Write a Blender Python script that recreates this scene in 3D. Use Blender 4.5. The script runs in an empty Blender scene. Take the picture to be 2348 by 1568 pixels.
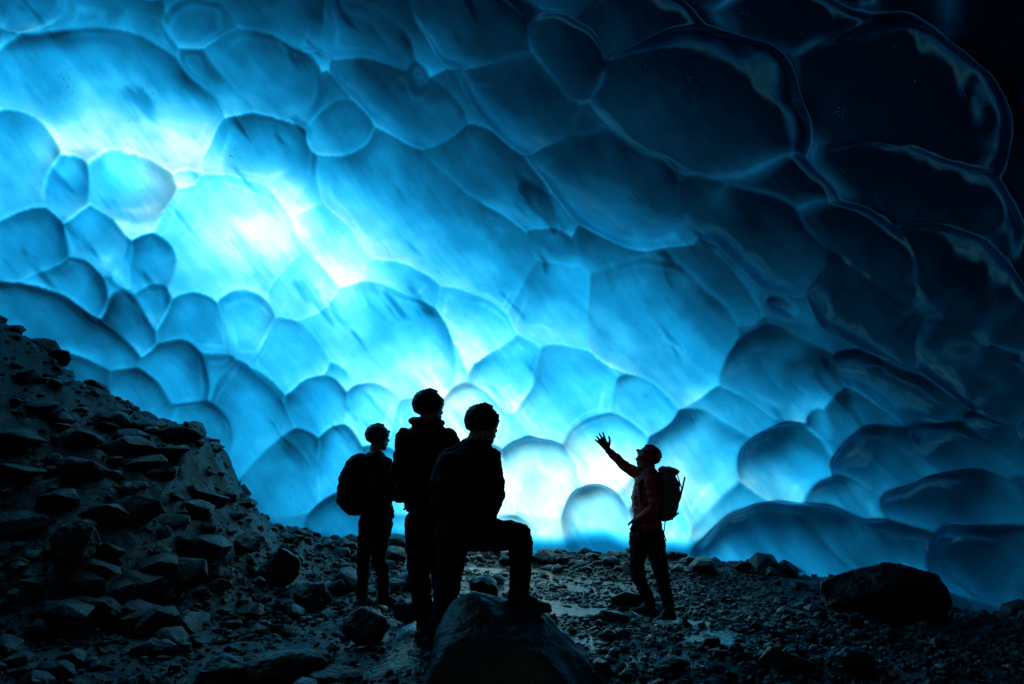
import bpy, bmesh, math, random
import numpy as np
from mathutils import Vector, noise as mnoise
from mathutils.kdtree import KDTree

random.seed(7)
rng = np.random.RandomState(11)
scene = bpy.context.scene
PITCH = math.radians(13.7)
CP, SP = math.cos(PITCH), math.sin(PITCH)
F = 1565.0
CAMZ = 1.0

def P(px, py, Y):
    """survey: point on the vertical plane y=Y (metres)"""
    u = (px-1174)/F; v = (784-py)/F
    t = Y/(CP - v*SP)
    return Vector((u*t, Y, CAMZ + (SP + v*CP)*t))

# ------------------------------------------------------------- numpy noise
_lat = rng.rand(256, 256)
def vnoise(x, y, s=0):
    x = np.asarray(x, float) + s*17.3; y = np.asarray(y, float) + s*31.7
    xi = np.floor(x).astype(int); yi = np.floor(y).astype(int)
    fx = x-xi; fy = y-yi
    fx = fx*fx*fx*(fx*(fx*6-15)+10); fy = fy*fy*fy*(fy*(fy*6-15)+10)
    a = _lat[xi & 255, yi & 255]; b = _lat[(xi+1) & 255, yi & 255]
    c = _lat[xi & 255, (yi+1) & 255]; d = _lat[(xi+1) & 255, (yi+1) & 255]
    return ((a*(1-fx)+b*fx)*(1-fy) + (c*(1-fx)+d*fx)*fy)*2-1
def fbm(x, y, o=4, s=0):
    r = 0; a = 1.0; t = 0
    for i in range(o):
        r = r + a*vnoise(x*2**i, y*2**i, s+i*3); t += a; a *= .5
    return r/t
def sstep(a, b, x):
    t = np.clip((x-a)/(b-a), 0, 1); return t*t*(3-2*t)

# ------------------------------------------------------------- mesh helper
def make_mesh(name, verts, faces, smooth=False):
    verts = np.asarray(verts, np.float32); faces = np.asarray(faces, np.int32)
    k = faces.shape[1]
    me = bpy.data.meshes.new(name)
    me.vertices.add(len(verts)); me.vertices.foreach_set('co', verts.ravel())
    me.loops.add(faces.size); me.loops.foreach_set('vertex_index', faces.ravel())
    me.polygons.add(len(faces))
    me.polygons.foreach_set('loop_start', np.arange(0, faces.size, k, dtype=np.int32))
    me.polygons.foreach_set('loop_total', np.full(len(faces), k, np.int32))
    if smooth: me.polygons.foreach_set('use_smooth', np.ones(len(faces), bool))
    me.update(calc_edges=True)
    ob = bpy.data.objects.new(name, me); scene.collection.objects.link(ob)
    return ob

# ------------------------------------------------------------- materials
def newmat(name):
    m = bpy.data.materials.new(name); m.use_nodes = True
    nt = m.node_tree; nt.nodes.clear()
    return m, nt, nt.nodes, nt.links
def simple_mat(name, col, rough=.7, scale=30, var=.35, bump=.15, spec=.4):
    m, nt, N, L = newmat(name)
    o = N.new('ShaderNodeOutputMaterial'); b = N.new('ShaderNodeBsdfPrincipled')
    tc = N.new('ShaderNodeTexCoord'); nz = N.new('ShaderNodeTexNoise')
    nz.inputs['Scale'].default_value = scale; nz.inputs['Detail'].default_value = 5
    L.new(tc.outputs['Object'], nz.inputs['Vector'])
    r = N.new('ShaderNodeValToRGB')
    r.color_ramp.elements[0].position = .3; r.color_ramp.elements[1].position = .7
    r.color_ramp.elements[0].color = (*[c*(1-var) for c in col], 1)
    r.color_ramp.elements[1].color = (*[min(1, c*(1+var)) for c in col], 1)
    L.new(nz.outputs['Fac'], r.inputs['Fac']); L.new(r.outputs['Color'], b.inputs['Base Color'])
    bp = N.new('ShaderNodeBump'); bp.inputs['Strength'].default_value = bump; bp.inputs['Distance'].default_value = .01
    L.new(nz.outputs['Fac'], bp.inputs['Height']); L.new(bp.outputs['Normal'], b.inputs['Normal'])
    b.inputs['Roughness'].default_value = rough
    b.inputs['Specular IOR Level'].default_value = spec
    L.new(b.outputs['BSDF'], o.inputs['Surface'])
    return m

def rock_mat(name, c0, c1, rough=(.25, .6), bscale=9, spec=.5, bump=.8):
    m, nt, N, L = newmat(name)
    o = N.new('ShaderNodeOutputMaterial'); b = N.new('ShaderNodeBsdfPrincipled')
    tc = N.new('ShaderNodeTexCoord')
    n1 = N.new('ShaderNodeTexNoise'); n1.inputs['Scale'].default_value = 2.3; n1.inputs['Detail'].default_value = 8
    n2 = N.new('ShaderNodeTexNoise'); n2.inputs['Scale'].default_value = bscale; n2.inputs['Detail'].default_value = 10; n2.inputs['Roughness'].default_value = .65
    n3 = N.new('ShaderNodeTexVoronoi'); n3.inputs['Scale'].default_value = 38
    for n in (n1, n2, n3): L.new(tc.outputs['Object'], n.inputs['Vector'])
    r = N.new('ShaderNodeValToRGB')
    r.color_ramp.elements[0].position = .35; r.color_ramp.elements[1].position = .68
    r.color_ramp.elements[0].color = (*c0, 1); r.color_ramp.elements[1].color = (*c1, 1)
    L.new(n1.outputs['Fac'], r.inputs['Fac']); L.new(r.outputs['Color'], b.inputs['Base Color'])
    mr = N.new('ShaderNodeMapRange'); mr.inputs['From Min'].default_value = .35; mr.inputs['From Max'].default_value = .65
    mr.inputs['To Min'].default_value = rough[0]; mr.inputs['To Max'].default_value = rough[1]
    L.new(n2.outputs['Fac'], mr.inputs['Value']); L.new(mr.outputs['Result'], b.inputs['Roughness'])
    b.inputs['Specular IOR Level'].default_value = spec
    b1 = N.new('ShaderNodeBump'); b1.inputs['Strength'].default_value = bump; b1.inputs['Distance'].default_value = .05
    b2 = N.new('ShaderNodeBump'); b2.inputs['Strength'].default_value = .4; b2.inputs['Distance'].default_value = .012
    L.new(n2.outputs['Fac'], b1.inputs['Height']); L.new(n3.outputs['Distance'], b2.inputs['Height'])
    L.new(b1.outputs['Normal'], b2.inputs['Normal']); L.new(b2.outputs['Normal'], b.inputs['Normal'])
    L.new(b.outputs['BSDF'], o.inputs['Surface'])
    return m

# ============================================================= GROUND SHAPE
MX = [-12, -8, -5.55, -4.94, -4.13, -3.52, -3.19, -2.9, -2.6, -2.0, -1.5, -.5, 1, 3, 12]
MZ = [5.0, 4.2, 2.92, 2.42, 2.02, 1.85, 1.62, 1.05, .78, .55, .44, .34, .30, .32, .5]
def gz(x, y, detail=True):
    x = np.asarray(x, float); y = np.asarray(y, float)
    xs_ = np.where(x < 0, x*np.minimum(1, 7.5/np.maximum(y, 7.5))**1.0, x)
    M = np.interp(xs_ + .14*vnoise(y*1.3, x*.7, 2), MX, MZ)
    yc0 = np.interp(x, [-5, -3, -2, 0], [3.6, 4.4, 6.6, 7.2]); yc1 = np.interp(x, [-5, -3, -2, 0], [7.4, 7.5, 9.4, 10.5])
    t = np.clip((y-yc0)/(yc1-yc0), 0, 1)
    base = .08 + .05*sstep(3.8, 5.0, y) - .12*sstep(5.6, 6.6, y)*sstep(0, 1.6, x)
    base = base + .25*np.clip((-x-2.6)/3, 0, 1)
    z = base + (np.maximum(M-base, 0))*(t*.55+.45*t*t*(3-2*t))
    if detail:
        rough = np.clip((z-.25)*1.2, 0, 1)
        z = z + .07*fbm(x*1.1, y*1.1, 3, 50) + .035*fbm(x*4, y*4, 3, 60)
        z = z + rough*(.11*fbm(x*2.6, y*2.6, 3, 65) + .06*np.abs(fbm(x*8, y*8, 3, 66)))
        z = z + .02*np.abs(fbm(x*14, y*14, 2, 70))
    return z

# ============================================================= PEOPLE
_ico = {}
def ell_pts():
    if 'p' not in _ico:
        bm = bmesh.new(); bmesh.ops.create_icosphere(bm, subdivisions=2, radius=1)
        _ico['p'] = [v.co.copy() for v in bm.verts]; bm.free()
    return _ico['p']
def blob(name, parts, mats, voxel=.006, folds=(), fold_amp=.005, smooth_it=2, origin=None):
    """parts: (material index, [(centre, radii), ...]) -> one continuous remeshed surface"""
    VV = []; FF = []; off = 0; lab = []
    for mi, chain in parts:
        for k in range(len(chain)-1):
            bm = bmesh.new()
            for c, r in (chain[k], chain[k+1]):
                if isinstance(r, (int, float)): r = (r, r, r)
                for p in ell_pts(): bm.verts.new((c[0]+p.x*r[0], c[1]+p.y*r[1], c[2]+p.z*r[2]))
            g = bmesh.ops.convex_hull(bm, input=bm.verts[:])
            bad = [e for e in g['geom_interior']+g['geom_unused'] if isinstance(e, bmesh.types.BMVert)]
            bmesh.ops.delete(bm, geom=list(set(bad)), context='VERTS')
            bmesh.ops.recalc_face_normals(bm, faces=bm.faces[:])
            bm.verts.index_update()
            VV += [v.co[:] for v in bm.verts]; FF += [[v.index+off for v in f.verts] for f in bm.faces]
            off += len(bm.verts); bm.free()
            if len(mats) > 1:
                (c0, r0), (c1, r1) = chain[k], chain[k+1]
                if isinstance(r0, (int, float)): r0 = (r0,)*3
                if isinstance(r1, (int, float)): r1 = (r1,)*3
                for i in range(6):
                    t = i/5
                    for p in ell_pts()[::2]:
                        lab.append((tuple((c0[j]*(1-t)+c1[j]*t)+p[j]*(r0[j]*(1-t)+r1[j]*t) for j in range(3)), mi))
    me = bpy.data.meshes.new(name); me.from_pydata(VV, [], FF); me.update()
    ob = bpy.data.objects.new(name, me); scene.collection.objects.link(ob)
    md = ob.modifiers.new('r', 'REMESH'); md.mode = 'VOXEL'; md.voxel_size = voxel
    sm = ob.modifiers.new('s', 'SMOOTH'); sm.factor = .5; sm.iterations = smooth_it
    dg = bpy.context.evaluated_depsgraph_get()
    me2 = bpy.data.meshes.new_from_object(ob.evaluated_get(dg)); ob.modifiers.clear(); ob.data = me2; me2.name = name
    for m in mats: me2.materials.append(m)
    if len(mats) > 1:
        kd = KDTree(len(lab))
        for i, (p, _) in enumerate(lab): kd.insert(p, i)
        kd.balance()
        vl = [lab[kd.find(v.co)[1]][1] for v in me2.vertices]
        for p in me2.polygons: p.material_index = vl[p.vertices[0]]
    else: vl = [0]*len(me2.vertices)
    me2.polygons.foreach_set('use_smooth', [True]*len(me2.polygons))
    if folds:
        nor = [v.normal.copy() for v in me2.vertices]
        for i, v in enumerate(me2.vertices):
            if vl[i] in folds:
                q = v.co
                w = mnoise.noise(Vector((q.x*11, q.y*11, q.z*22)))+.5*mnoise.noise(Vector((q.x*28, q.y*28, q.z*40)))
                v.co += nor[i]*w*fold_amp*2
    if origin is not None:
        o = Vector(origin)
        for v in me2.vertices: v.co -= o
        ob.location = o
    return ob
def parent(ch, pa):
    ch.parent = pa
    ch.location = ch.location - pa.location

def hand(parts, mi, W, f, s, curl=.4, sc=1.0, spread=.12):
    f = Vector(f).normalized(); s = Vector(s); s = (s-f*s.dot(f)).normalized(); n = f.cross(s).normalized()
    W = Vector(W)
    parts.append((mi, [(W, .026*sc), (W+f*.035*sc+s*.012*sc, .022*sc), (W+f*.085*sc+s*.026*sc, .014*sc)]))
    parts.append((mi, [(W, .026*sc), (W+f*.035*sc-s*.012*sc, .022*sc), (W+f*.08*sc-s*.028*sc, .013*sc)]))
    parts.append((mi, [(W+f*.04*sc, .02*sc), (W+f*.085*sc, .015*sc)]))
    for k, (o, ln) in enumerate(((.030, .074), (.010, .084), (-.011, .077), (-.031, .060))):
        b = W+f*.085*sc+s*o*sc; d = (f+s*spread*(1.2-k*.8)).normalized(); ch = [(b, .0105*sc)]
        for j in range(3):
            a = curl*(.5+.6*j); a *= (1+.12*k)
            dd = (d*math.cos(a)+n*math.sin(a)).normalized()
            b = b+dd*ln*sc*(.42, .32, .26)[j]; ch.append((b, (.0098, .009, .0078)[j]*sc))
        parts.append((mi, ch))
    b = W+f*.022*sc+s*.02*sc; ch = [(b, .015*sc)]
    for d, ln, r in ((f*.6+s*.8+n*.2, .036, .0125), (f*.85+s*.5+n*.3, .032, .011), (f*.95+s*.25+n*.3, .024, .009)):
        b = b+d.normalized()*ln*sc; ch.append((b, r*sc))
    parts.append((mi, ch))

def head(parts, mi, c, d, tilt=0.0, k=1.0):
    """c: centre of skull, d: horizontal facing direction"""
    d = Vector(d).normalized(); s = Vector((-d.y, d.x, 0)); u = Vector((0, 0, 1))
    fd = (d*math.cos(tilt)+u*math.sin(tilt)); up = (u*math.cos(tilt)-d*math.sin(tilt))
    c = Vector(c)
    q = lambda a, b, e: c+fd*a*k+s*b*k+up*e*k
    parts.append((mi, [(q(-.012, 0, .02), (.083*k, .083*k, .088*k)), (q(.01, 0, .0), (.080*k, .078*k, .085*k))]))
    parts.append((mi, [(q(.025, 0, -.03), .062*k), (q(.052, 0, -.092), .027*k)]))      # jaw -> chin
    parts.append((mi, [(q(-.005, .045, -.05), .03*k), (q(.05, .012, -.09), .024*k)]))
    parts.append((mi, [(q(-.005, -.045, -.05), .03*k), (q(.05, -.012, -.09), .024*k)]))
    parts.append((mi, [(q(.083, 0, .012), .011*k), (q(.103, 0, -.022), .0125*k), (q(.088, 0, -.03), .016*k)]))  # nose
    parts.append((mi, [(q(.078, -.028, .026), .014*k), (q(.078, .028, .026), .014*k)]))  # brow
    parts.append((mi, [(q(.082, -.018, -.055), .009*k), (q(.086, 0, -.054), .011*k), (q(.082, .018, -.055), .009*k)]))  # lips
    parts.append((mi, [(q(.080, -.014, -.067), .009*k), (q(.080, .014, -.067), .009*k)]))
    for sg in (1, -1):
        parts.append((mi, [(q(-.005, .08*sg, .018), .013*k), (q(-.002, .084*sg, -.005), .014*k), (q(.004, .078*sg, -.03), .009*k)]))  # ear
    return q

skin = simple_mat('skin', (.42, .25, .18), .5, 40, .1, .05)
eye_m = simple_mat('eye', (.25, .25, .25), .2, 20, .1, 0)
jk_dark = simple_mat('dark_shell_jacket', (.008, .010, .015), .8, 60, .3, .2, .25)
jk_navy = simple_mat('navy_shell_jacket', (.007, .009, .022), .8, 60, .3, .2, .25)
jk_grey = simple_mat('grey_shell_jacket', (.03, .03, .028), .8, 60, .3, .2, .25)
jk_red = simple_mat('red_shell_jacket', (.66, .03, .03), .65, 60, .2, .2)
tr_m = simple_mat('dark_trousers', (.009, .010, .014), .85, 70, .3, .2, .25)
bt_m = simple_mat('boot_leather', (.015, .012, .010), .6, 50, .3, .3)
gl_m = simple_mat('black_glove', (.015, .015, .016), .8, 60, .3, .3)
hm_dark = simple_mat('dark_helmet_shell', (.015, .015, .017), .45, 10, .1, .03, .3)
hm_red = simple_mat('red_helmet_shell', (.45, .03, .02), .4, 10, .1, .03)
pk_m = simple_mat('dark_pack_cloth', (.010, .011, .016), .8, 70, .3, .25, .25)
pk_g = simple_mat('grey_pack_cloth', (.16, .17, .18), .7, 70, .3, .25)
st_m = simple_mat('webbing', (.015, .015, .015), .8, 90, .2, .2)
metal = simple_mat('metal', (.35, .36, .38), .35, 40, .15, .05)

def helmet(q, mat, body, k=1.0, name='helmet'):
    pts = [(0, [(q(-.012, 0, .035), (.122*k, .118*k, .085*k)), (q(-.018, 0, .055), (.114*k, .110*k, .098*k))]),
           (0, [(q(-.012, 0, .030), (.119*k, .116*k, .05*k)), (q(-.03, 0, .005), (.098*k, .106*k, .05*k))]),
           (0, [(q(.09, -.045, .04), .012*k), (q(.104, 0, .044), .012*k), (q(.09, .045, .04), .012*k)])]
    for o in (-.04, 0, .04):
        pts.append((0, [(q(.05, o, .132), .007*k), (q(-.015, o*1.1, .151), .007*k), (q(-.08, o, .125), .007*k)]))
    h = blob(name, pts, [mat], .005, origin=body.location); parent(h, body)
    pts = [(0, [(q(.104, -.018, .066), .014*k), (q(.104, .018, .066), .014*k)]), (0, [(q(.108, 0, .066), .015*k), (q(.116, 0, .064), .013*k)])]
    for sg in (1, -1):
        pts.append((0, [(q(.105, .02*sg, .068), .007*k), (q(.05, .103*sg, .07), .007*k), (q(-.05, .108*sg, .07), .007*k), (q(-.132, 0, .06), .007*k)]))
        pts.append((0, [(q(.01, .09*sg, .02), .005*k), (q(.02, .07*sg, -.05), .005*k), (q(.045, .02*sg, -.118), .005*k)]))
    s = blob('headlamp_and_chin_strap', pts, [st_m], .004, smooth_it=1, origin=body.location); parent(s, body)
    e = blob('eyes', [(0, [(q(.077, sg*.03, .002), .0115*k), (q(.078, sg*.03, .002), .0115*k)]) for sg in (1, -1)], [eye_m], .004, smooth_it=1, origin=body.location); parent(e, body)

def boot(parts, mi, ankle, toe_dir, k=1.0, down=.085):
    a = Vector(ankle); d = Vector(toe_dir).normalized()
    g = a+Vector((0, 0, -down))
    parts.append((mi, [(a+Vector((0, 0, .06)), (.055*k, .055*k, .03*k)), (a-Vector((0, 0, .02)), (.056*k, .056*k, .045*k))]))
    parts.append((mi, [(g-d*.055+Vector((0, 0, .038)), (.043, .043, .04)), (g+d*.10+Vector((0, 0, .034)), (.048, .048, .034)), (g+d*.165+Vector((0, 0, .028)), (.038, .038, .027))]))
    parts.append((mi, [(a, (.05, .05, .05)), (g+d*.09+Vector((0, 0, .045)), (.042, .042, .038))]))
    parts.append((mi, [(g-d*.06+Vector((0, 0, .008)), (.045, .045, .012)), (g+d*.165+Vector((0, 0, .008)), (.045, .045, .012))]))

def settle(x, y): return float(gz(x, y))

def hiker_left():
    Y = 6.65; q = lambda x, y, d=0: P(x, y, Y+d)
    pr = []
    hc = q(868, 1006); d = Vector((.85, .5, 0))
    hq = head(pr, 3, hc, d, .1, .98)
    pr.append((3, [(q(864, 1018), .058), (q(860, 1044), .062)]))
    pr.append((0, [(q(861, 1040), (.085, .075, .03)), (q(858, 1062), (.165, .11, .07))]))
    pr.append((0, [(q(858, 1060), (.175, .115, .08)), (q(862, 1100), (.165, .13, .1)), (q(864, 1150), (.150, .125, .1)), (q(866, 1183), (.165, .135, .05))]))
    pr.append((1, [(q(864, 1170), (.15, .12, .08)), (q(862, 1200), (.155, .12, .08))]))
    pr.append((0, [(q(884, 1062, -.05), .066), (q(897, 1108, -.08), .056), (q(901, 1120, -.08), .052), (q(917, 1140, -.02), .038)]))
    pr.append((0, [(q(835, 1064, .05), .06), (q(850, 1115, .22), .055), (q(905, 1140, .2), .038)]))
    hand(pr, 4, q(916, 1141, -.01), (.6, .6, .1), (0, .3, 1), .9)
    hand(pr, 4, q(908, 1141, .19), (.7, -.5, .1), (0, -.3, 1), .9)
    za = settle(q(834, 1360, .12).x, Y+.12); zb = settle(q(880, 1385, -.12).x, Y-.12)
    a1 = Vector((q(834, 1300, .10).x, Y+.10, za+.085)); a2 = Vector((q(879, 1380, -.10).x, Y-.10, zb+.085))
    pr.append((1, [(q(845, 1200, .05), .098), (q(833, 1285, .08), .065), (a1+Vector((0, 0, .25)), .062), (a1+Vector((0, 0, .04)), .052)]))
    pr.append((1, [(q(878, 1200, -.05), .098), (q(868, 1290, -.08), .066), (a2+Vector((-.02, 0, .25)), .062), (a2+Vector((0, 0, .04)), .052)]))
    boot(pr, 2, a1, (.5, .8, 0)); boot(pr, 2, a2, (.9, .35, 0))
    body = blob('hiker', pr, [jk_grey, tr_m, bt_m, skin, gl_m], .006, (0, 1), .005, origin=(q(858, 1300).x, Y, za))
    helmet(hq, hm_dark, body)
    pk = [(0, [(q(818, 1065), (.11, .13, .07)), (q(808, 1100), (.135, .15, .1)), (q(806, 1145), (.14, .155, .1)), (q(815, 1170), (.11, .13, .05))]),
          (0, [(q(792, 1105), (.07, .10, .07)), (q(790, 1150), (.075, .10, .06))]),
          (0, [(q(826, 1046), (.07, .10, .035)), (q(815, 1060), (.09, .12, .04))]),
          (0, [(q(826, 1052, -.1), .016), (q(856, 1046, -.12), .017), (q(882, 1075, -.16), .017), (q(872, 1120, -.15), .015), (q(830, 1150, -.13), .014)]),
          (0, [(q(835, 1160, -.13), .014), (q(866, 1166, -.15), .014), (q(893, 1160, -.06), .014)])]
    b = blob('backpack', pk, [pk_m], .007, (0,), .005, origin=body.location); parent(b, body)
    cm = [(0, [(q(919, 1146, .09)+Vector((-.03, -.05, 0)), (.02, .02, .03)), (q(919, 1146, .09)+Vector((0, .06, 0)), (.02, .02, .03))]),
          (0, [(q(919, 1146, .09), .028), (q(929, 1147, .13), .026)])]
    c_ = blob('camera', cm, [st_m], .005, origin=body.location); parent(c_, body)

def hiker_tall():
    Y = 5.0; q = lambda x, y, d=0: P(x, y, Y+d)
    pr = []
    hq = head(pr, 3, q(985, 939), (.8, .6, 0), .08, 1.0)
    pr.append((3, [(q(983, 950), .06), (q(980, 985), .066)]))
    pr.append((0, [(q(981, 972), (.095, .08, .035)), (q(978, 1000), (.19, .11, .055))]))
    pr.append((0, [(q(950, 965), (.05, .07, .03)), (q(1005, 968), (.05, .06, .03))]))
    pr.append((0, [(q(978, 1003), (.205, .115, .065)), (q(978, 1050), (.185, .13, .1)), (q(985, 1110), (.165, .125, .1)), (q(988, 1165), (.18, .135, .06))]))
    pr.append((1, [(q(988, 1150), (.165, .125, .08)), (q(990, 1200), (.165, .125, .09))]))
    pr.append((0, [(q(930, 1003), .075), (q(917, 1068, .02), .060), (q(914, 1080, .02), .058), (q(928, 1122, -.02), .048)]))
    pr.append((0, [(q(1028, 1003), .075), (q(1048, 1070, .04), .060), (q(1036, 1125, .02), .045)]))
    hand(pr, 4, q(930, 1126, -.02), (.35, .1, -1), (.8, -.2, 0), .7)
    hand(pr, 4, q(1034, 1128, .02), (-.3, .1, -1), (-.8, -.2, 0), .7)
    g1 = settle(q(975, 1460, 0).x, Y-.02); g2 = settle(q(1010, 1450, .2).x, Y+.18)
    a1 = Vector((q(973, 1450).x, Y-.02, g1+.085)); a2 = Vector((q(1015, 1450, .18).x, Y+.18, g2+.085))
    pr.append((1, [(q(962, 1200, 0), .112), (q(961, 1320, -.02), .078), (q(965, 1350, -.01), .075), (a1+Vector((0, 0, .05)), .058)]))
    pr.append((1, [(q(1015, 1200, .04), .11), (q(1012, 1325, .12), .076), (a2+Vector((0, 0, .05)), .056)]))
    boot(pr, 2, a1, (.35, .9, 0)); boot(pr, 2, a2, (.6, .8, 0))
    body = blob('hiker', pr, [jk_dark, tr_m, bt_m, skin, gl_m], .006, (0, 1), .005, origin=(q(978, 1300).x, Y, g1))
    helmet(hq, hm_dark, body)

def hiker_near():
    Y = 4.5; q = lambda x, y, d=0: P(x, y, Y+d)
    pr = []
    hq = head(pr, 3, q(1108, 978), (.8, .6, 0), .02, 1.0)
    pr.append((3, [(q(1100, 990), .062), (q(1088, 1025, -.01), .068)]))
    pr.append((0, [(q(1092, 1012), (.09, .08, .035)), (q(1080, 1040), (.17, .11, .055))]))
    pr.append((0, [(q(1078, 1045, -.02), (.195, .12, .07)), (q(1066, 1100, -.04), (.205, .14, .11)), (q(1068, 1150, -.03), (.19, .135, .1)), (q(1066, 1205, 0), (.18, .14, .07))]))
    pr.append((1, [(q(1064, 1190, 0), (.175, .14, .09)), (q(1062, 1228, 0), (.17, .14, .09))]))
    pr.append((0, [(q(1124, 1050, -.02), .076), (q(1138, 1115, .0), .060), (q(1140, 1130, .0), .057), (q(1124, 1182, -.08), .042)]))
    pr.append((0, [(q(1030, 1055, -.02), .08), (q(1015, 1125, -.08), .065), (q(1050, 1180, -.14), .045)]))
    hand(pr, 4, q(1123, 1184, -.09), (.5, .1, -.8), (-.3, -1, 0), .6)
    hand(pr, 4, q(1054, 1184, -.14), (.8, 0, -.5), (0, 1, .4), .6)
    kn = q(1190, 1228, -.1); an = q(1188, 1362, -.2)
    pr.append((1, [(q(1085, 1222, -.02), .115), (kn, .082), (kn+Vector((.004, 0, -.03)), .08), (q(1196, 1290, -.15), .072), (an, .062)]))
    boot(pr, 2, an-Vector((0, 0, .02)), (1, -.25, 0), 1.0, .075)
    gx = q(1000, 1455, 0).x; g1 = settle(gx, Y)
    a1 = Vector((gx, Y, g1+.085))
    pr.append((1, [(q(1038, 1225, .02), .118), (q(1030, 1325, .03), .084), (q(1027, 1345, .03), .08), (a1+Vector((0, 0, .05)), .06)]))
    boot(pr, 2, a1, (.5, .85, 0))
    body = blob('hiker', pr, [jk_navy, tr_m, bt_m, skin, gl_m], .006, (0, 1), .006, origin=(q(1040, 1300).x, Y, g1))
    helmet(hq, hm_dark, body, 1.0)
    pk = [(0, [(q(1040, 1055, -.18), (.11, .09, .06)), (q(1030, 1100, -.2), (.13, .11, .09)), (q(1032, 1150, -.18), (.12, .11, .07))]),
          (0, [(q(1030, 1110, -.29), (.08, .05, .06)), (q(1032, 1145, -.28), (.08, .05, .05))]),
          (0, [(q(1060, 1045, -.14), .016), (q(1100, 1040, .02), .017), (q(1112, 1090, .1), .016)]),
          (0, [(q(1010, 1055, -.12), .016), (q(1040, 1035, .05), .017)])]
    b = blob('backpack', pk, [pk_m], .007, (0,), .005, origin=body.location); parent(b, body)

def guide():
    Y = 6.7; q = lambda x, y, d=0: P(x, y, Y+d)
    pr = []
    hq = head(pr, 3, q(1484, 1054), (-1, .12, 0), .28, .98)
    pr.append((3, [(q(1488, 1062), .056), (q(1489, 1086), .06)]))
    pr.append((0, [(q(1489, 1080), (.075, .085, .035)), (q(1486, 1104), (.11, .16, .06))]))
    pr.append((0, [(q(1484, 1102), (.12, .18, .07)), (q(1480, 1140), (.135, .16, .1)), (q(1482, 1180), (.125, .145, .09)), (q(1484, 1214), (.15, .155, .05))]))
    pr.append((1, [(q(1482, 1200), (.13, .14, .08)), (q(1482, 1228), (.14, .15, .08))]))
    pr.append((0, [(q(1478, 1098, .12), .066), (q(1440, 1073, .14), .055), (q(1430, 1066, .14), .053), (q(1396, 1034, .13), .036)]))
    hand(pr, 4, q(1394, 1031, .13), (-.55, -.05, .85), (.5, -.2, .6), -.28, 1.1, .22)
    pr.append((0, [(q(1490, 1104, -.14), .066), (q(1500, 1158, -.2), .056), (q(1497, 1168, -.2), .054), (q(1466, 1190, -.17), .038)]))
    hand(pr, 4, q(1464, 1192, -.17), (-.35, .25, -.8), (-.3, 0, 1), .9)
    g1 = settle(q(1488, 1400, .1).x, Y+.1); g2 = settle(q(1533, 1420, -.1).x, Y-.1)
    a1 = Vector((q(1490, 1390, .1).x, Y+.1, g1+.085)); a2 = Vector((q(1534, 1410, -.1).x, Y-.1, g2+.085))
    pr.append((1, [(q(1468, 1228, .06), .105), (q(1459, 1305, .08), .070), (q(1462, 1320, .08), .068), (a1+Vector((0, 0, .05)), .052)]))
    pr.append((1, [(q(1498, 1228, -.06), .107), (q(1514, 1308, -.08), .071), (q(1518, 1322, -.08), .069), (a2+Vector((0, 0, .05)), .052)]))
    boot(pr, 2, a1, (-.6, .6, 0)); boot(pr, 2, a2, (-.6, -.6, 0))
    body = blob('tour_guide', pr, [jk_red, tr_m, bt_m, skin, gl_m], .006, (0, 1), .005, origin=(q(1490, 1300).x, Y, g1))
    helmet(hq, hm_red, body)
    pk = [(0, [(q(1528, 1090), (.09, .14, .06)), (q(1534, 1125), (.10, .15, .09)), (q(1530, 1170), (.095, .145, .08)), (q(1522, 1186), (.08, .13, .04))]),
          (0, [(q(1528, 1078), (.085, .13, .035)), (q(1538, 1082), (.08, .12, .035))]),
          (0, [(q(1548, 1115), (.045, .10, .06)), (q(1544, 1160), (.045, .10, .06))])]
    b = blob('backpack', pk, [pk_g], .006, (0,), .005, origin=body.location); parent(b, body)
    sp = [(0, [(q(1520, 1086, -.13), .012), (q(1492, 1083, -.12), .014), (q(1466, 1108, -.14), .014), (q(1470, 1150, -.16), .012), (q(1515, 1178, -.15), .012)]),
          (0, [(q(1520, 1192, -.13), .013), (q(1480, 1196, -.17), .013), (q(1450, 1194, -.08), .014)]),
          (0, [(q(1550, 1078, -.1), .006), (q(1563, 1120, -.12), .006), (q(1544, 1180, -.1), .006)]),
          (0, [(q(1526, 1190, -.13), .006), (q(1522, 1222, -.14), .006), (q(1527, 1240, -.14), .006)])]
    s = blob('straps', sp, [st_m], .004, smooth_it=1, origin=body.location); parent(s, body)
    ax = [(0, [(q(1570, 1095, -.08), .009), (q(1560, 1140, -.09), .009), (q(1541, 1192, -.1), .007)]),
          (0, [(q(1556, 1176, -.1), .007), (q(1541, 1188, -.1), .010), (q(1530, 1184, -.1), .009)])]
    a = blob('ice_axe', ax, [metal], .004, smooth_it=1, origin=body.location); parent(a, body)
hiker_left(); hiker_tall(); hiker_near(); guide()

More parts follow.
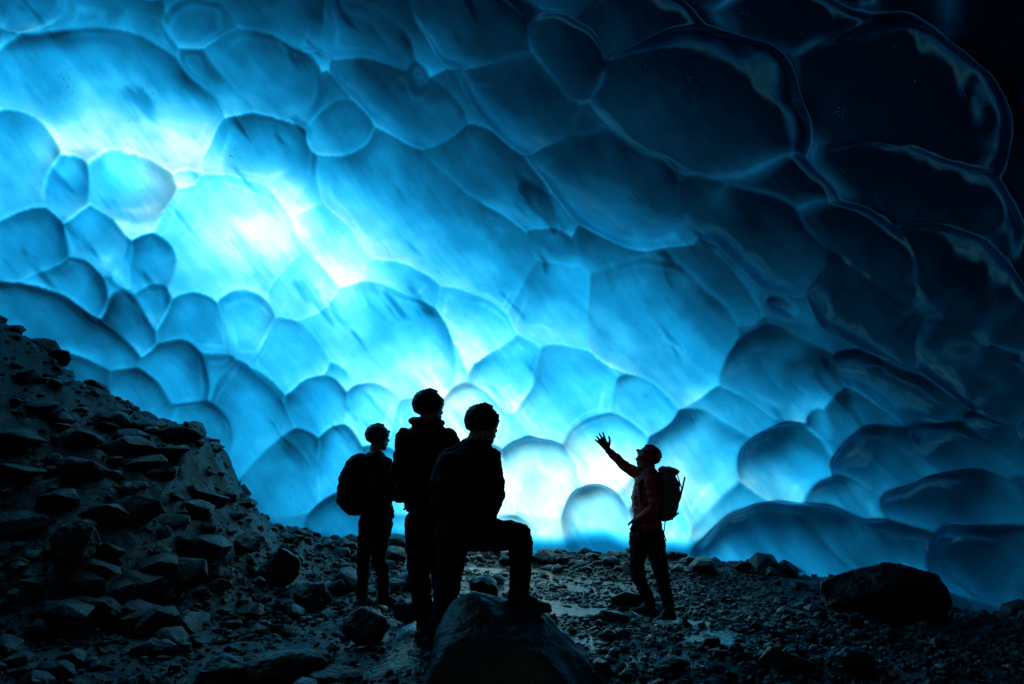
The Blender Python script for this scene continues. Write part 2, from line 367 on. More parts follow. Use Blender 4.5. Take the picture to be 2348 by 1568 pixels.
# ============================================================= BOULDERS
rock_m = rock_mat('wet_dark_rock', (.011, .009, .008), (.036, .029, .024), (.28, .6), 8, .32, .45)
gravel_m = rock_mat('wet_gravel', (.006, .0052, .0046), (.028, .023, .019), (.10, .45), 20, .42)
def boulder(name, loc, size, seed, rot=0, pts=None, mat=rock_m, n=18, noise=.05):
    r = random.Random(seed); bm = bmesh.new()
    if pts is None:
        pts = []
        for i in range(n):
            v = Vector((r.gauss(0, 1), r.gauss(0, 1), r.gauss(0, 1))).normalized()
            pts.append((v.x*size[0], v.y*size[1], v.z*size[2]))
    for p in pts: bm.verts.new(p)
    g = bmesh.ops.convex_hull(bm, input=bm.verts[:])
    bad = [e for e in g['geom_interior']+g['geom_unused'] if isinstance(e, bmesh.types.BMVert)]
    bmesh.ops.delete(bm, geom=list(set(bad)), context='VERTS')
    bmesh.ops.dissolve_limit(bm, angle_limit=.2, verts=bm.verts[:], edges=bm.edges[:])
    bmesh.ops.bevel(bm, geom=bm.edges[:], offset=.04*max(size), segments=3, profile=.5, affect='EDGES', clamp_overlap=True)
    bmesh.ops.triangulate(bm, faces=bm.faces[:])
    me = bpy.data.meshes.new(name); bm.to_mesh(me); bm.free()
    ob = bpy.data.objects.new(name, me); scene.collection.objects.link(ob)
    md = ob.modifiers.new('r', 'REMESH'); md.mode = 'VOXEL'; md.voxel_size = max(size)/38
    dg = bpy.context.evaluated_depsgraph_get()
    me2 = bpy.data.meshes.new_from_object(ob.evaluated_get(dg)); ob.modifiers.clear(); ob.data = me2; me2.name = name
    s = Vector((seed*3.1, 0, 0))
    nor = [v.normal.copy() for v in me2.vertices]
    for i, v in enumerate(me2.vertices):
        nn = mnoise.fractal(v.co*3/max(size)+s, 1, 2, 5)
        v.co += nor[i]*nn*noise*max(size)
    me2.polygons.foreach_set('use_smooth', [True]*len(me2.polygons))
    me2.materials.append(mat); ob.location = loc; ob.rotation_euler = (0, 0, rot)
    return ob
Yb = 4.15
outl = [(970,1560),(992,1455),(1022,1385),(1068,1360),(1125,1368),(1165,1393),(1250,1405),(1300,1455),(1352,1508),(1375,1590)]
c = P(1165, 1560, Yb)
pts = []
rb = random.Random(4)
for px, py in outl:
    p = P(px, py, Yb)-c
    for dy, k in ((-.22, .72), (.12, 1.0), (.34, .85)):
        k2 = k*rb.uniform(.95, 1.0)
        pts.append((p.x*(1 if dy > -.1 else rb.uniform(.85, .97)), dy+rb.uniform(-.04, .04), (p.z+.25)*k2-.25 if dy != .12 else p.z))
for sx in (-.5, .5):
    for dy in (-.35, .35): pts.append((sx, dy, -.25))
bm_mat = rock_mat('boulder_rock', (.022, .024, .028), (.055, .055, .06), (.3, .6), 14, .5, .35)
boulder('boulder', c, (.55, .4, .4), 3, 0, pts, bm_mat, noise=.03)
def brock(px, py, Y, w, h, d=None, seed=1, rot=0):
    p = P(px, py, Y); boulder('boulder', p, (w, d or w*.8, h), seed, rot)
brock(2030, 1365, 5.9, .56, .28, .4, 8, .2)
brock(170, 1245, 5.2, .17, .17, .16, 9)
brock(640, 1300, 6.4, .20, .19, .18, 12, .5)
brock(575, 1250, 6.9, .17, .15, .16, 13, .9)
brock(840, 1435, 4.9, .17, .13, .15, 14, .3)
brock(720, 1365, 5.6, .16, .11, .15, 15, .3)
brock(650, 1530, 4.2, .30, .12, .22, 16, .4)
brock(520, 1545, 4.1, .20, .11, .2, 17, 1.0)
brock(1115, 1345, 6.2, .15, .11, .15, 18, .2)
brock(935, 1400, 5.4, .12, .10, .12, 19, .2)
brock(450, 1170, 6.0, .16, .10, .15, 20, .2)
brock(1960, 1510, 4.3, .11, .06, .1, 21, .2)
brock(1640, 1560, 4.2, .28, .05, .16, 22, .2)
brock(760, 1560, 4.1, .18, .08, .16, 23, .7)

# ============================================================= ROCKS AND GRAVEL
def rock_variant(seed, n=16, bev=.05):
    r = random.Random(seed); bm = bmesh.new()
    for i in range(n):
        v = Vector((r.gauss(0, 1), r.gauss(0, 1), r.gauss(0, 1))).normalized()*r.uniform(.85, 1.05)
        bm.verts.new((v.x, v.y*r.uniform(.8, 1), v.z*.9))
    g = bmesh.ops.convex_hull(bm, input=bm.verts[:])
    bad = [e for e in g['geom_interior']+g['geom_unused'] if isinstance(e, bmesh.types.BMVert)]
    bmesh.ops.delete(bm, geom=list(set(bad)), context='VERTS')
    if bev > 0:
        bmesh.ops.dissolve_limit(bm, angle_limit=.3, verts=bm.verts[:], edges=bm.edges[:])
        bmesh.ops.bevel(bm, geom=bm.edges[:], offset=bev, segments=2, profile=.6, affect='EDGES', clamp_overlap=True)
    bmesh.ops.triangulate(bm, faces=bm.faces[:])
    bm.verts.index_update()
    V = np.array([v.co[:] for v in bm.verts]); T = np.array([[v.index for v in f.verts] for f in bm.faces])
    bm.free(); return V, T
def scatter(name, items, variants, mat, smooth=False):
    items = np.asarray(items, float); vi = items[:, 8].astype(int) % len(variants)
    VV = []; TT = []; off = 0
    for k, (V, T) in enumerate(variants):
        it = items[vi == k]
        if not len(it): continue
        v = V[None]*it[:, None, 3:6]
        ct, st = np.cos(it[:, 7])[:, None], np.sin(it[:, 7])[:, None]
        y = v[..., 1]*ct-v[..., 2]*st; z = v[..., 1]*st+v[..., 2]*ct; x = v[..., 0]
        c, s = np.cos(it[:, 6])[:, None], np.sin(it[:, 6])[:, None]
        v = np.stack([x*c-y*s, x*s+y*c, z], -1)+it[:, None, 0:3]
        n = len(it); VV.append(v.reshape(-1, 3))
        TT.append((T[None]+(np.arange(n)*len(V))[:, None, None]).reshape(-1, 3)+off); off += n*len(V)
    ob = make_mesh(name, np.concatenate(VV), np.concatenate(TT), smooth)
    ob.data.materials.append(mat); return ob
gv = [rock_variant(100+i, 11, 0) for i in range(12)]
NG = 80000
xs = rng.uniform(-6.5, 6.5, NG); ys = 3.4+rng.rand(NG)**1.1*8.0
den = fbm(xs*.9, ys*.9, 3, 80)
keep = (rng.rand(NG) < np.clip(.65+den*1.0, .15, 1)) & (np.abs(xs) < ys*.82)
xs = xs[keep]; ys = ys[keep]; zs = gz(xs, ys)
k2 = (zs < .55) | (rng.rand(len(xs)) < .35)
xs = xs[k2]; ys = ys[k2]; zs = zs[k2]; n = len(xs)
s = np.minimum(.07, .012*np.exp(rng.normal(.15, .55, n)))
items = np.stack([xs, ys, zs+s*.3, s*rng.uniform(.9, 1.5, n), s, s*rng.uniform(.5, .9, n), rng.uniform(0, 6.28, n), rng.uniform(-.5, .5, n), rng.randint(0, 12, n)], -1)
scatter('gravel', items, gv, gravel_m)
rv = [rock_variant(200+i, 17+i % 7, .09) for i in range(14)]
items = []
def addrock(x, y, s, flat=.85, sink=.25, w=1.0, rot=None):
    z = float(gz(x, y))
    items.append((x, y, z+s*flat*(.75-sink)-s*.2, s*w*random.uniform(.9, 1.35), s*random.uniform(.8, 1.1), s*flat*random.uniform(.75, 1.1), random.uniform(0, 6.28) if rot is None else rot, random.uniform(-.3, .3), random.randrange(14)))
n = 0
while n < 1450:
    x = random.uniform(-6.5, 5.5); y = random.uniform(3.6, 10.9)
    if abs(x) > y*.82: continue
    dens = 1.0 if x < -1.6 else (.26 if x < .3 else (.16 if x < 2.5 else .36))
    if x < -2.5 and y > 6.2: dens = .6
    if y > 9: dens = max(dens, .55)
    if y < 5.0 and x < -.6: dens *= .5
    if random.random() > dens: continue
    if -1.7 < x < .3 and 4.2 < y < 7:
        if random.random() > .35: continue
    s = min(.25, .042*math.exp(random.gauss(.2, .65)))
    if x > -1: s *= .7
    if y > 9 and x > -1: s *= 1.5
    addrock(x, y, s); n += 1
for j in range(7):
    Yr = 4.9+.40*j
    x = -5.4+.2*j
    while x < -2.75:
        s = random.uniform(.09, .22)
        if random.random() < .8: addrock(x, Yr+random.uniform(-.1, .1), s, .62, .08, 1.2, random.uniform(-.4, .4))
        x += s*2.2
scatter('rock_pile', items, rv, rock_m)

def build_ground():
    xs = np.concatenate([np.arange(-60, -8, 2.0), np.arange(-8, 7, .03), np.arange(7, 60.1, 2.0)])
    ys = np.concatenate([np.arange(-60, -1, 2.0), np.arange(-1, 3, .2), np.arange(3, 12, .03), np.arange(12, 60.1, 2.0)])
    X, Y = np.meshgrid(xs, ys)
    xc = np.clip(X, -12, 12)
    Z = gz(xc, np.clip(Y, -5, 14))
    Z = np.where((np.abs(X) > 13) | (Y > 14), np.minimum(Z, .3), Z)
    nr, nc = X.shape; idx = np.arange(nr*nc).reshape(nr, nc)
    f = np.stack([idx[:-1, :-1], idx[:-1, 1:], idx[1:, 1:], idx[1:, :-1]], -1).reshape(-1, 4)
    ob = make_mesh('ground', np.stack([X, Y, Z], -1).reshape(-1, 3), f, True)
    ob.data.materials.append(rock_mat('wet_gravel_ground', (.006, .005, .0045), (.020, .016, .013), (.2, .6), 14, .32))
    # melt water seeping between the stones
    xs = np.arange(-1.3, 2.2, .05); ys = np.arange(3.9, 9.8, .05)
    X, Y = np.meshgrid(xs, ys)
    Z = gz(X, Y, False)+.016
    ex = sstep(-1.3, -.7, X)*(1-sstep(1.5, 2.15, X))*sstep(3.9, 4.3, Y)*(1-sstep(9.0, 9.75, Y))
    Z = Z-.19*(1-ex)
    nr, nc = X.shape; idx = np.arange(nr*nc).reshape(nr, nc)
    f = np.stack([idx[:-1, :-1], idx[:-1, 1:], idx[1:, 1:], idx[1:, :-1]], -1).reshape(-1, 4)
    ob = make_mesh('water', np.stack([X, Y, Z], -1).reshape(-1, 3), f, True)
    m, nt, N, L = newmat('melt_water')
    o = N.new('ShaderNodeOutputMaterial'); b = N.new('ShaderNodeBsdfPrincipled')
    b.inputs['Base Color'].default_value = (.006, .008, .010, 1); b.inputs['Roughness'].default_value = .08; b.inputs['IOR'].default_value = 1.33
    tc = N.new('ShaderNodeTexCoord'); nz = N.new('ShaderNodeTexNoise'); nz.inputs['Scale'].default_value = 22; nz.inputs['Detail'].default_value = 5
    bp = N.new('ShaderNodeBump'); bp.inputs['Strength'].default_value = .6; bp.inputs['Distance'].default_value = .03
    L.new(tc.outputs['Object'], nz.inputs['Vector']); L.new(nz.outputs['Fac'], bp.inputs['Height']); L.new(bp.outputs['Normal'], b.inputs['Normal'])
    L.new(b.outputs['BSDF'], o.inputs['Surface']); ob.data.materials.append(m)
build_ground()

# ============================================================= ICE CAVE
def smooth_interp(x, xp, fp, w=5.0):
    o = np.linspace(-2.5, 2.5, 61); k = np.exp(-o*o/1.6); k /= k.sum()
    return sum(kk*np.interp(x+oo*w, xp, fp) for oo, kk in zip(o, k))
def blur(a, n=1):
    for _ in range(n):
        b = a.copy(); b[1:-1] = a[:-2]*.25+a[1:-1]*.5+a[2:]*.25
        a = b.copy(); a[:, 1:-1] = b[:, :-2]*.25+b[:, 1:-1]*.5+b[:, 2:]*.25
    return a
def build_ice():
    az = np.concatenate([np.arange(-180, -60, 3.0), np.arange(-60, -41, .5), np.arange(-41, 41, .088), np.arange(41, 60, .5), np.arange(60, 180.1, 3.0)])
    el = np.concatenate([np.arange(-12, -7, .5), np.arange(-7, 50, .088), np.arange(50, 90.01, 1.0)])
    A, E = np.meshgrid(np.radians(az), np.radians(el))
    nr, nc = A.shape
    Rz = smooth_interp(az, [-200, -90, -60, -37, -15, 0, 15, 22, 29, 37, 50, 90, 200], [8, 9, 10, 10.6, 11.3, 11.3, 11.0, 10.3, 9.4, 8.0, 7.2, 7, 8], 3)
    Hzz = smooth_interp(az, [-180, -60, -20, 20, 60, 180], [5.4, 6.0, 6.0, 5.0, 4.6, 5.4], 6)
    Rh = np.broadcast_to(Rz, A.shape); Hz = np.broadcast_to(Hzz, A.shape)
    Hz = Hz + (5.4-Hz)*sstep(1.0, 1.5, E)
    ep = 2.3
    Ep = np.maximum(E, 0)
    r = ((np.cos(Ep)/Rh)**ep + (np.sin(Ep)/Hz)**ep)**(-1/ep)
    r = np.where(E < 0, Rh/np.cos(E), r)
    D = np.stack([np.sin(A)*np.cos(E), np.cos(A)*np.cos(E), np.sin(E)], -1)
    B = D*r[..., None]
    dA = np.gradient(B, axis=1); dE = np.gradient(B, axis=0)
    Nn = np.cross(dE, dA); Nn /= (np.linalg.norm(Nn, axis=-1)[..., None]+1e-9)
    s = np.sign((Nn*D).sum(-1))[..., None]; Nn *= np.where(s == 0, 1, s)   # outward
    fw = D[..., 1]*CP + D[..., 2]*SP
    up = -D[..., 1]*SP + D[..., 2]*CP
    ok = sstep(.40, .55, fw); fwc = np.maximum(fw, .38)
    U = 1174 + F*D[..., 0]/fwc; V = 784 - F*up/fwc
    Uw = U + 32*fbm(U/190, V/190, 2, 1) + 2.5*vnoise(U/48, V/48, 5)
    Vw = V + 30*fbm(U/190, V/190, 2, 9) + 2.5*vnoise(U/48, V/48, 8)
    C = [(250,215,290,165,12,.5),(30,375,90,150,5,.6),(138,435,66,82,0,1.0),(285,430,106,104,0,1.0),(300,490,98,70,0,.8),(415,418,34,32,0,.9),
     (590,370,175,105,25,.55),(520,570,200,170,20,.45),(50,565,86,95,10,.8),(195,550,90,80,10,.75),(335,600,68,70,0,.85),(262,590,34,60,0,.9),
     (130,655,100,66,20,.8),(320,690,42,70,-5,.85),(440,760,92,80,10,.75),(560,735,76,82,0,.8),(680,665,108,90,18,.7),(272,750,58,98,-15,.8),
     (150,765,200,80,32,.75),(390,865,92,86,32,.8),(560,965,92,150,-22,.75),(600,900,40,70,-20,.8),(680,820,100,86,10,.7),(865,780,185,130,32,.65),(720,945,92,86,10,.75),
     (870,970,92,86,15,.75),(960,870,70,70,20,.6),(935,650,112,62,32,.75),(1090,735,150,76,42,.65),(980,500,290,145,35,.6),(760,560,120,150,20,.35),
     (780,312,86,68,10,.65),(1130,405,185,95,36,.6),(1270,570,62,52,0,.7),(1280,695,120,108,20,.6),(1185,850,110,90,-10,.6),(1300,900,110,125,10,.65),
     (1510,745,205,135,34,.65),(1395,675,40,42,0,.95),(1455,925,95,66,15,.7),(1370,1025,96,88,0,.8),(1225,1100,112,84,10,.8),(1380,1195,82,88,0,.9),
     (1530,1190,70,100,0,.6),(1610,1070,160,140,15,.5),(1820,1090,112,108,10,.75),(2060,1070,130,80,15,.65),(1890,1262,250,82,4,1.25),(2100,1265,130,66,8,.9),(2210,1180,160,86,15,.8),
     (2300,1300,190,80,10,.85),(1810,870,165,95,20,.6),(1680,930,120,60,20,.5),(1745,530,160,105,40,.6),(1430,420,210,110,32,.6),(1610,650,140,60,40,.4),
     (1210,220,170,100,42,.6),(920,220,170,85,30,.6),(600,160,150,110,42,.6),(470,190,150,95,45,.5),(340,95,130,60,30,.6),(950,175,30,58,0,1.1),(80,20,120,46,0,.9),(385,185,34,26,0,1.3),
     (830,90,150,90,35,.5),(1100,70,150,90,40,.6),(1300,110,120,80,50,.6),(1620,220,250,160,25,.6),(1500,60,180,90,20,.5),(2080,210,260,150,32,.6),(1870,60,220,90,20,.5),
     (1760,380,200,80,25,.6),(2130,430,260,95,28,.6),(2240,640,230,90,35,.6),(1990,560,190,70,38,.6),(2020,740,210,80,32,.6),(2270,860,190,90,35,.6),(2080,910,190,70,25,.6),
     (1950,960,150,60,20,.5),(650,30,140,80,10,.6),(470,50,110,70,0,.6),(200,60,140,70,0,.5),(35,225,50,34,15,1.2),(1640,480,110,90,30,.5),(1330,300,90,60,30,.5),
     (700,440,120,110,20,.35),(820,420,110,80,25,.4),(470,860,80,80,0,.55),(760,870,80,70,0,.5),(640,1080,110,100,0,.6),(770,1080,90,90,0,.7),(960,1000,90,90,0,.6),(1080,960,80,80,0,.7),
     (1060,1110,110,110,0,.6),(900,1120,110,100,0,.6),(760,1200,80,60,0,.9),(900,1230,110,60,0,.7),(1120,1240,120,60,0,.6),(1720,1180,120,90,0,.5),(1980,1170,120,80,0,.6),
     (300,930,120,80,20,.7),(430,990,100,80,30,.8),(150,900,150,90,20,.6),(2200,1040,140,70,15,.6),(1240,790,70,60,0,.5),(1160,610,90,70,20,.35),(2300,1000,120,60,15,.55),
     (335,395,26,17,0,1.6),(1000,700,18,34,10,1.2),(1790,705,30,16,20,1.3),(1900,900,46,26,10,.9),(1900,975,36,34,0,.8),(185,655,22,26,0,1.2),(330,570,24,20,0,1.3),(1210,1030,30,22,0,1.1)]
    rr = random.Random(5)
    for gx in range(-900, 3300, 230):
        for gy in range(-900, 1500, 190):
            x = gx+rr.uniform(-60, 60); y = gy+rr.uniform(-50, 50)
            if -60 < x < 2400 and -40 < y < 1568:
                C.append((x, y, 150, 120, 25, .12)); continue
            C.append((x, y, rr.uniform(130, 190), rr.uniform(80, 125), rr.uniform(5, 40), rr.uniform(.45, .65)))
    best = np.full(U.shape, -60.0); second = np.full(U.shape, -60.0)
    tone = np.zeros(U.shape); lv = np.zeros(U.shape); lu = np.zeros(U.shape); rim = np.ones(U.shape); cyv = np.zeros(U.shape); gd = np.zeros(U.shape)
    for i, (cx, cy, rx, ry, an, amp) in enumerate(C):
        a = math.radians(an); R = max(rx, ry)*1.9
        m = (np.abs(Uw-cx) < R) & (np.abs(Vw-cy) < R) & (fw > .38)
        if not m.any(): continue
        dx = Uw[m]-cx; dy = Vw[m]-cy
        xx = (dx*math.cos(a)+dy*math.sin(a))/rx; yy = (-dx*math.sin(a)+dy*math.cos(a))/ry
        xx = xx/(1+.22*np.clip(yy, -1.2, 1.2))
        q = (np.abs(xx)**2.2+np.abs(yy)**2.2)**(1/2.2)
        am = amp*1.05*min(rx, ry)
        # asymmetric pillow: swells towards its upper edge, runs out smoothly at the bottom
        f = np.where(q < .93, np.sqrt(np.maximum(1-q*q, 0)), .3676-2.2*(q-.93))
        f = f*(1-.30*np.clip(yy, -1, 1)) if amp > .3 else f
        h = am*f + 10*(amp-.5)
        b = best[m]; sc = second[m]
        w = h > b
        second[m] = np.where(w, b, np.maximum(sc, h))
        for arr, val in ((tone, (rr.random()-.5)*2), (rim, rr.uniform(.15, 1.35)), (cyv, cy), (gd, rr.uniform(-.5, .5))):
            t = arr[m]; t[w] = val; arr[m] = t
        l = lv[m]; l[w] = yy[w]*.7+(dy/ry)[w]*.3; lv[m] = l
        l = lu[m]; l[w] = xx[w]; lu[m] = l
        k = 7.0
        hh = np.clip(.5+.5*(h-b)/k, 0, 1)
        best[m] = b*(1-hh)+h*hh + k*hh*(1-hh)*.5
    ed = np.maximum(best-second, 0)
    ln = ((U-900)*1000-(V-0)*1448)/1760.0
    wc = sstep(-60, 260, ln)
    hpx = best*(1-wc) + wc*(-best*.65+18)
    hpx = hpx + 6*fbm(U/90, V/90, 2, 21)
    hpx = blur(hpx, 5)
    h = hpx*r/F*ok
    h = h + .15*fbm(A*8, E*8, 3, 4)*(1-ok)
    Pn = B - Nn*h[..., None]
    Pn[..., 2] += CAMZ + .38*np.maximum(h, 0)*(1-wc)*sstep(-.12, .0, E)
    # glow of the ice: light and shade painted into its colour, plus dirt
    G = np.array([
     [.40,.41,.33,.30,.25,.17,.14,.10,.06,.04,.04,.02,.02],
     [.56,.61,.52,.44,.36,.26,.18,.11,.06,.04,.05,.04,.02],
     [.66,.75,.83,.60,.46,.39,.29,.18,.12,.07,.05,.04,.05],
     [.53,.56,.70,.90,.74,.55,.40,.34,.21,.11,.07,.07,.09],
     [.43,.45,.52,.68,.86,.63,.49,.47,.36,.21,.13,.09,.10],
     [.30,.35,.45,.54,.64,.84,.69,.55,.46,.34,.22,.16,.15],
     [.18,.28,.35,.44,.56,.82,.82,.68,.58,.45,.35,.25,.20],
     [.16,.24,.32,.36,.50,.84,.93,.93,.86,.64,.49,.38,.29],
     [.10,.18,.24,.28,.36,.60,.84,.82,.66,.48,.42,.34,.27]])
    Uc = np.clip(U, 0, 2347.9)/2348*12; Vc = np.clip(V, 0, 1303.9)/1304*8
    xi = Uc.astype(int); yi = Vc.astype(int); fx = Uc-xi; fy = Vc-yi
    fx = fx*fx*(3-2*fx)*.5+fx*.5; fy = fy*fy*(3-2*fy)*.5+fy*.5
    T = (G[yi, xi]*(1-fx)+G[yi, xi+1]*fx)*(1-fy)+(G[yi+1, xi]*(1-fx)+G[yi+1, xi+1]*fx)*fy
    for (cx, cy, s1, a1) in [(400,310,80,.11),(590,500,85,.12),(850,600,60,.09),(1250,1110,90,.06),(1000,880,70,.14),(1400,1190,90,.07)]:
        T = T + a1*np.exp(-((U-cx)**2+(V-cy)**2)/(2*s1*s1))  # hot spots of the glow, painted in
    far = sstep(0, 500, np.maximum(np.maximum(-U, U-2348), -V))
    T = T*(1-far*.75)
    damp = np.clip(T*1.9, .12, 1)
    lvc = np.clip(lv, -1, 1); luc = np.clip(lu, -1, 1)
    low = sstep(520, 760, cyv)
    T = T + damp*(.06*tone + .13*lvc*(1-.75*low) + .09*gd*luc)  # random tone, plus shading painted across each cell
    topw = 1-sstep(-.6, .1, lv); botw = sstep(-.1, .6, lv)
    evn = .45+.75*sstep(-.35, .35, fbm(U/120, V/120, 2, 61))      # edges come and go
    T = T + damp*(1-wc)*rim*evn*(topw*(-.24*np.exp(-ed/(32+20*low))+.25*np.exp(-ed/5)) + botw*.18*np.exp(-ed/40) - (1-topw)*(1-botw)*.05*np.exp(-ed/14))  # bright rims and dark crescents painted on as pillow shading
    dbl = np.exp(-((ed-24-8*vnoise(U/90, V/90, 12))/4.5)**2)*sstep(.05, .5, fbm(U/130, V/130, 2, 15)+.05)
    T = T + damp*.08*dbl*(1-wc*.3)  # faint second rims, refracted light painted in
    ca, sa = math.cos(math.radians(52)), math.sin(math.radians(52))
    su = U*ca+V*sa; sv = -U*sa+V*ca
    T = T + damp*(.06*fbm(su/260, sv/45, 3, 31) + .10*fbm(U/110, V/110, 3, 33))
    dirt = sstep(.28, .6, fbm(su/150, sv/30, 4, 35))*sstep(.0, .3, fbm(U/200, V/200, 2, 37))
    T = T - damp*.16*dirt*(1-.6*sstep(1000, 1100, V))
    # streaks survive inside the brightest patches
    T = T - .14*sstep(.8, 1.0, T)*sstep(-.1, .6, fbm(su/170, sv/34, 4, 71))
    ridge = (1-np.clip(ed/30, 0, 1))**2.4
    msk = sstep(-.05, .4, fbm(U/260, V/200, 2, 44)+.08)
    T = T + wc*ridge*msk*.22  # painted highlights along the ceiling ridges
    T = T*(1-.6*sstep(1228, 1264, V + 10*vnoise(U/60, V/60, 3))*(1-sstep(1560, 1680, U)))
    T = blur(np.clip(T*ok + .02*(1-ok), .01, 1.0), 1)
    idx = np.arange(nr*nc).reshape(nr, nc)
    f = np.stack([idx[:-1, :-1], idx[:-1, 1:], idx[1:, 1:], idx[1:, :-1]], -1)
    ac = (A[:-1, :-1]+A[1:, 1:])/2; ec = (E[:-1, :-1]+E[1:, 1:])/2
    keep = ~((np.abs(ac) > math.radians(157)) & (ec < math.radians(11)))
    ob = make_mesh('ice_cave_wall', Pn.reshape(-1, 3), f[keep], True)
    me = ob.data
    at = me.attributes.new('painted_glow_and_dirt', 'FLOAT', 'POINT'); at.data.foreach_set('value', T.reshape(-1).astype(np.float32))
    fl = np.stack([su/260, sv/260, np.zeros_like(su)], -1)
    at = me.attributes.new('flow', 'FLOAT_VECTOR', 'POINT'); at.data.foreach_set('vector', fl.reshape(-1).astype(np.float32))
    m, nt, N, L = newmat('glacier_ice')
    o = N.new('ShaderNodeOutputMaterial')
    a1 = N.new('ShaderNodeAttribute'); a1.attribute_name = 'painted_glow_and_dirt'
    a2 = N.new('ShaderNodeAttribute'); a2.attribute_name = 'flow'
    tc = N.new('ShaderNodeTexCoord')
    mp = N.new('ShaderNodeMapping'); mp.inputs['Scale'].default_value = (1.6, 9, 1)
    L.new(a2.outputs['Vector'], mp.inputs['Vector'])
    st = N.new('ShaderNodeTexNoise'); st.inputs['Scale'].default_value = 1.6; st.inputs['Detail'].default_value = 7; st.inputs['Distortion'].default_value = .8
    L.new(mp.outputs['Vector'], st.inputs['Vector'])
    cl = N.new('ShaderNodeTexNoise'); cl.inputs['Scale'].default_value = 2.2; cl.inputs['Detail'].default_value = 9; cl.inputs['Roughness'].default_value = .62
    L.new(tc.outputs['Object'], cl.inputs['Vector'])
    def math_(op, a, b, c=None):
        n = N.new('ShaderNodeMath'); n.operation = op
        for i, v in enumerate((a, b, c)):
            if v is None: continue
            if isinstance(v, (int, float)): n.inputs[i].default_value = v
            else: L.new(v, n.inputs[i])
        return n.outputs[0]
    v1 = math_('MULTIPLY', math_('SUBTRACT', st.outputs['Fac'], .5), .16)
    v2 = math_('MULTIPLY', math_('SUBTRACT', cl.outputs['Fac'], .5), .26)
    amp = math_('ADD', math_('MULTIPLY', a1.outputs['Fac'], .9), .10)
    tt = math_('ADD', a1.outputs['Fac'], math_('MULTIPLY', math_('ADD', v1, v2), amp))
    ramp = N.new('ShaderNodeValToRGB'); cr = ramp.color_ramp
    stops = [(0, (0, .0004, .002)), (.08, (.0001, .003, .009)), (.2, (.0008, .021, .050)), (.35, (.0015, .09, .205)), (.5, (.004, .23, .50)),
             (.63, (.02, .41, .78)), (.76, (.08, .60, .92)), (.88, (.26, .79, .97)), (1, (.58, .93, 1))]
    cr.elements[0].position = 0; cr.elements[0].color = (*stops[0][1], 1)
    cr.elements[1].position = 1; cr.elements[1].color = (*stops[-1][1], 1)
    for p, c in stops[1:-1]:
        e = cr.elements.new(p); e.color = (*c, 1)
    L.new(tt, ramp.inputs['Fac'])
    vo = N.new('ShaderNodeTexVoronoi'); vo.inputs['Scale'].default_value = 38; L.new(tc.outputs['Object'], vo.inputs['Vector'])
    dm = N.new('ShaderNodeTexNoise'); dm.inputs['Scale'].default_value = 1.1; dm.inputs['Detail'].default_value = 6; dm.inputs['Roughness'].default_value = .7
    mp2 = N.new('ShaderNodeMapping'); mp2.inputs['Scale'].default_value = (1.5, 4, 1); L.new(a2.outputs['Vector'], mp2.inputs['Vector'])
    L.new(mp2.outputs['Vector'], dm.inputs['Vector'])
    thr = math_('MULTIPLY', math_('SUBTRACT', dm.outputs['Fac'], .53), 2.4)
    thr = math_('MAXIMUM', thr, 0.0)
    sp = math_('LESS_THAN', vo.outputs['Distance'], thr)
    wn = N.new('ShaderNodeTexNoise'); wn.inputs['Scale'].default_value = 22; wn.inputs['Detail'].default_value = 4
    L.new(tc.outputs['Object'], wn.inputs['Vector'])
    sp = math_('MULTIPLY', math_('MULTIPLY', sp, math_('GREATER_THAN', wn.outputs['Fac'], .48)), .65)
    mx = N.new('ShaderNodeMix'); mx.data_type = 'RGBA'
    L.new(sp, mx.inputs['Factor']); L.new(ramp.outputs['Color'], mx.inputs['A']); mx.inputs['B'].default_value = (.002, .03, .06, 1)
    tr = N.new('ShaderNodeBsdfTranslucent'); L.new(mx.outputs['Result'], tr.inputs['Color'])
    gl = N.new('ShaderNodeBsdfGlossy'); gl.inputs['Roughness'].default_value = .15; gl.inputs['Color'].default_value = (.22, .60, .85, 1)
    bn = N.new('ShaderNodeTexNoise'); bn.inputs['Scale'].default_value = 3; bn.inputs['Detail'].default_value = 3
    L.new(tc.outputs['Object'], bn.inputs['Vector'])
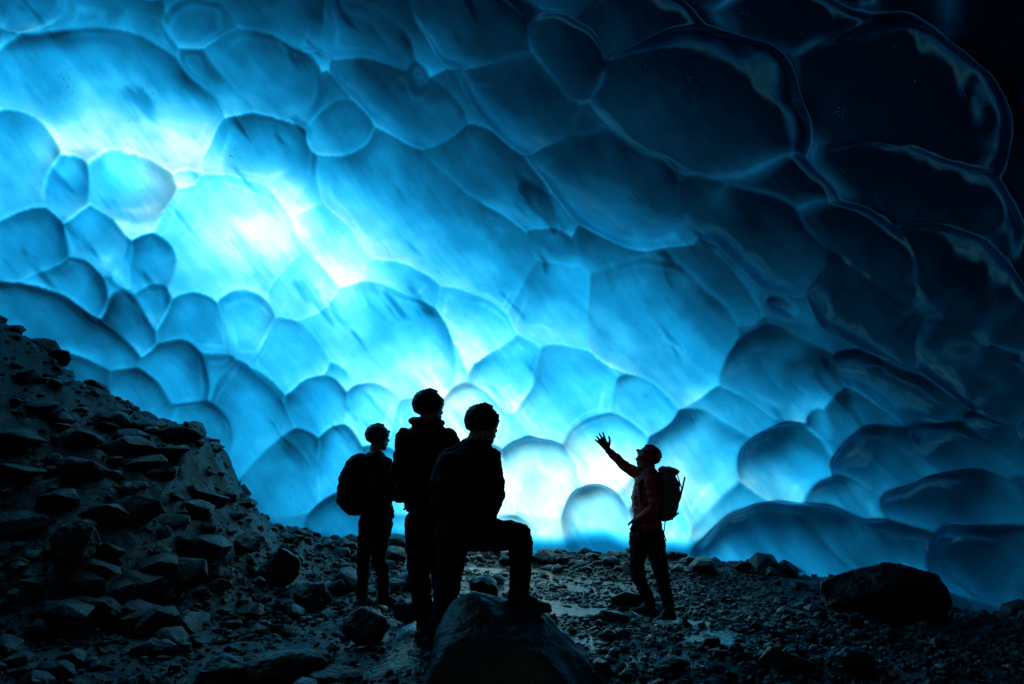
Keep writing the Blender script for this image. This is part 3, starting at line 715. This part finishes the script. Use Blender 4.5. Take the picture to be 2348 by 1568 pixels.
    bp = N.new('ShaderNodeBump'); bp.inputs['Strength'].default_value = .12; bp.inputs['Distance'].default_value = .05
    L.new(bn.outputs['Fac'], bp.inputs['Height']); L.new(bp.outputs['Normal'], gl.inputs['Normal'])
    fr = N.new('ShaderNodeFresnel'); fr.inputs['IOR'].default_value = 1.36; L.new(bp.outputs['Normal'], fr.inputs['Normal'])
    ms = N.new('ShaderNodeMixShader'); L.new(fr.outputs['Fac'], ms.inputs['Fac']); L.new(tr.outputs['BSDF'], ms.inputs[1]); L.new(gl.outputs['BSDF'], ms.inputs[2])
    L.new(ms.outputs['Shader'], o.inputs['Surface'])
    me.materials.append(m)
    return ob
build_ice()

# ============================================================= LIGHT, CAMERA
sd = Vector((-.16, .84, .46)).normalized()      # direction towards the sun (behind the ice)
sl = bpy.data.lights.new('sun', 'SUN'); sl.energy = 4.8; sl.angle = math.radians(34); sl.color = (1, .98, .95)
so = bpy.data.objects.new('sun', sl); so.rotation_euler = sd.to_track_quat('Z', 'Y').to_euler(); so.location = sd*30; scene.collection.objects.link(so)
w = bpy.data.worlds.new('World'); scene.world = w; w.use_nodes = True
nt = w.node_tree; nt.nodes.clear()
wo = nt.nodes.new('ShaderNodeOutputWorld'); bg = nt.nodes.new('ShaderNodeBackground'); sk = nt.nodes.new('ShaderNodeTexSky')
sk.sky_type = 'NISHITA'; sk.sun_disc = False
sk.sun_elevation = math.asin(sd.z); sk.sun_rotation = math.atan2(sd.x, sd.y)
bg.inputs['Strength'].default_value = .08
nt.links.new(sk.outputs['Color'], bg.inputs['Color']); nt.links.new(bg.outputs['Background'], wo.inputs['Surface'])

cam = bpy.data.cameras.new('camera'); cam.lens = 24; cam.sensor_width = 36; cam.clip_end = 500; cam.clip_start = .05
co = bpy.data.objects.new('camera', cam); co.location = (0, 0, CAMZ)
co.rotation_euler = (math.radians(90)+PITCH, 0, 0); scene.collection.objects.link(co); scene.camera = co
scene.view_settings.view_transform = 'Standard'; scene.view_settings.look = 'None'; scene.view_settings.exposure = 0; scene.view_settings.gamma = 1
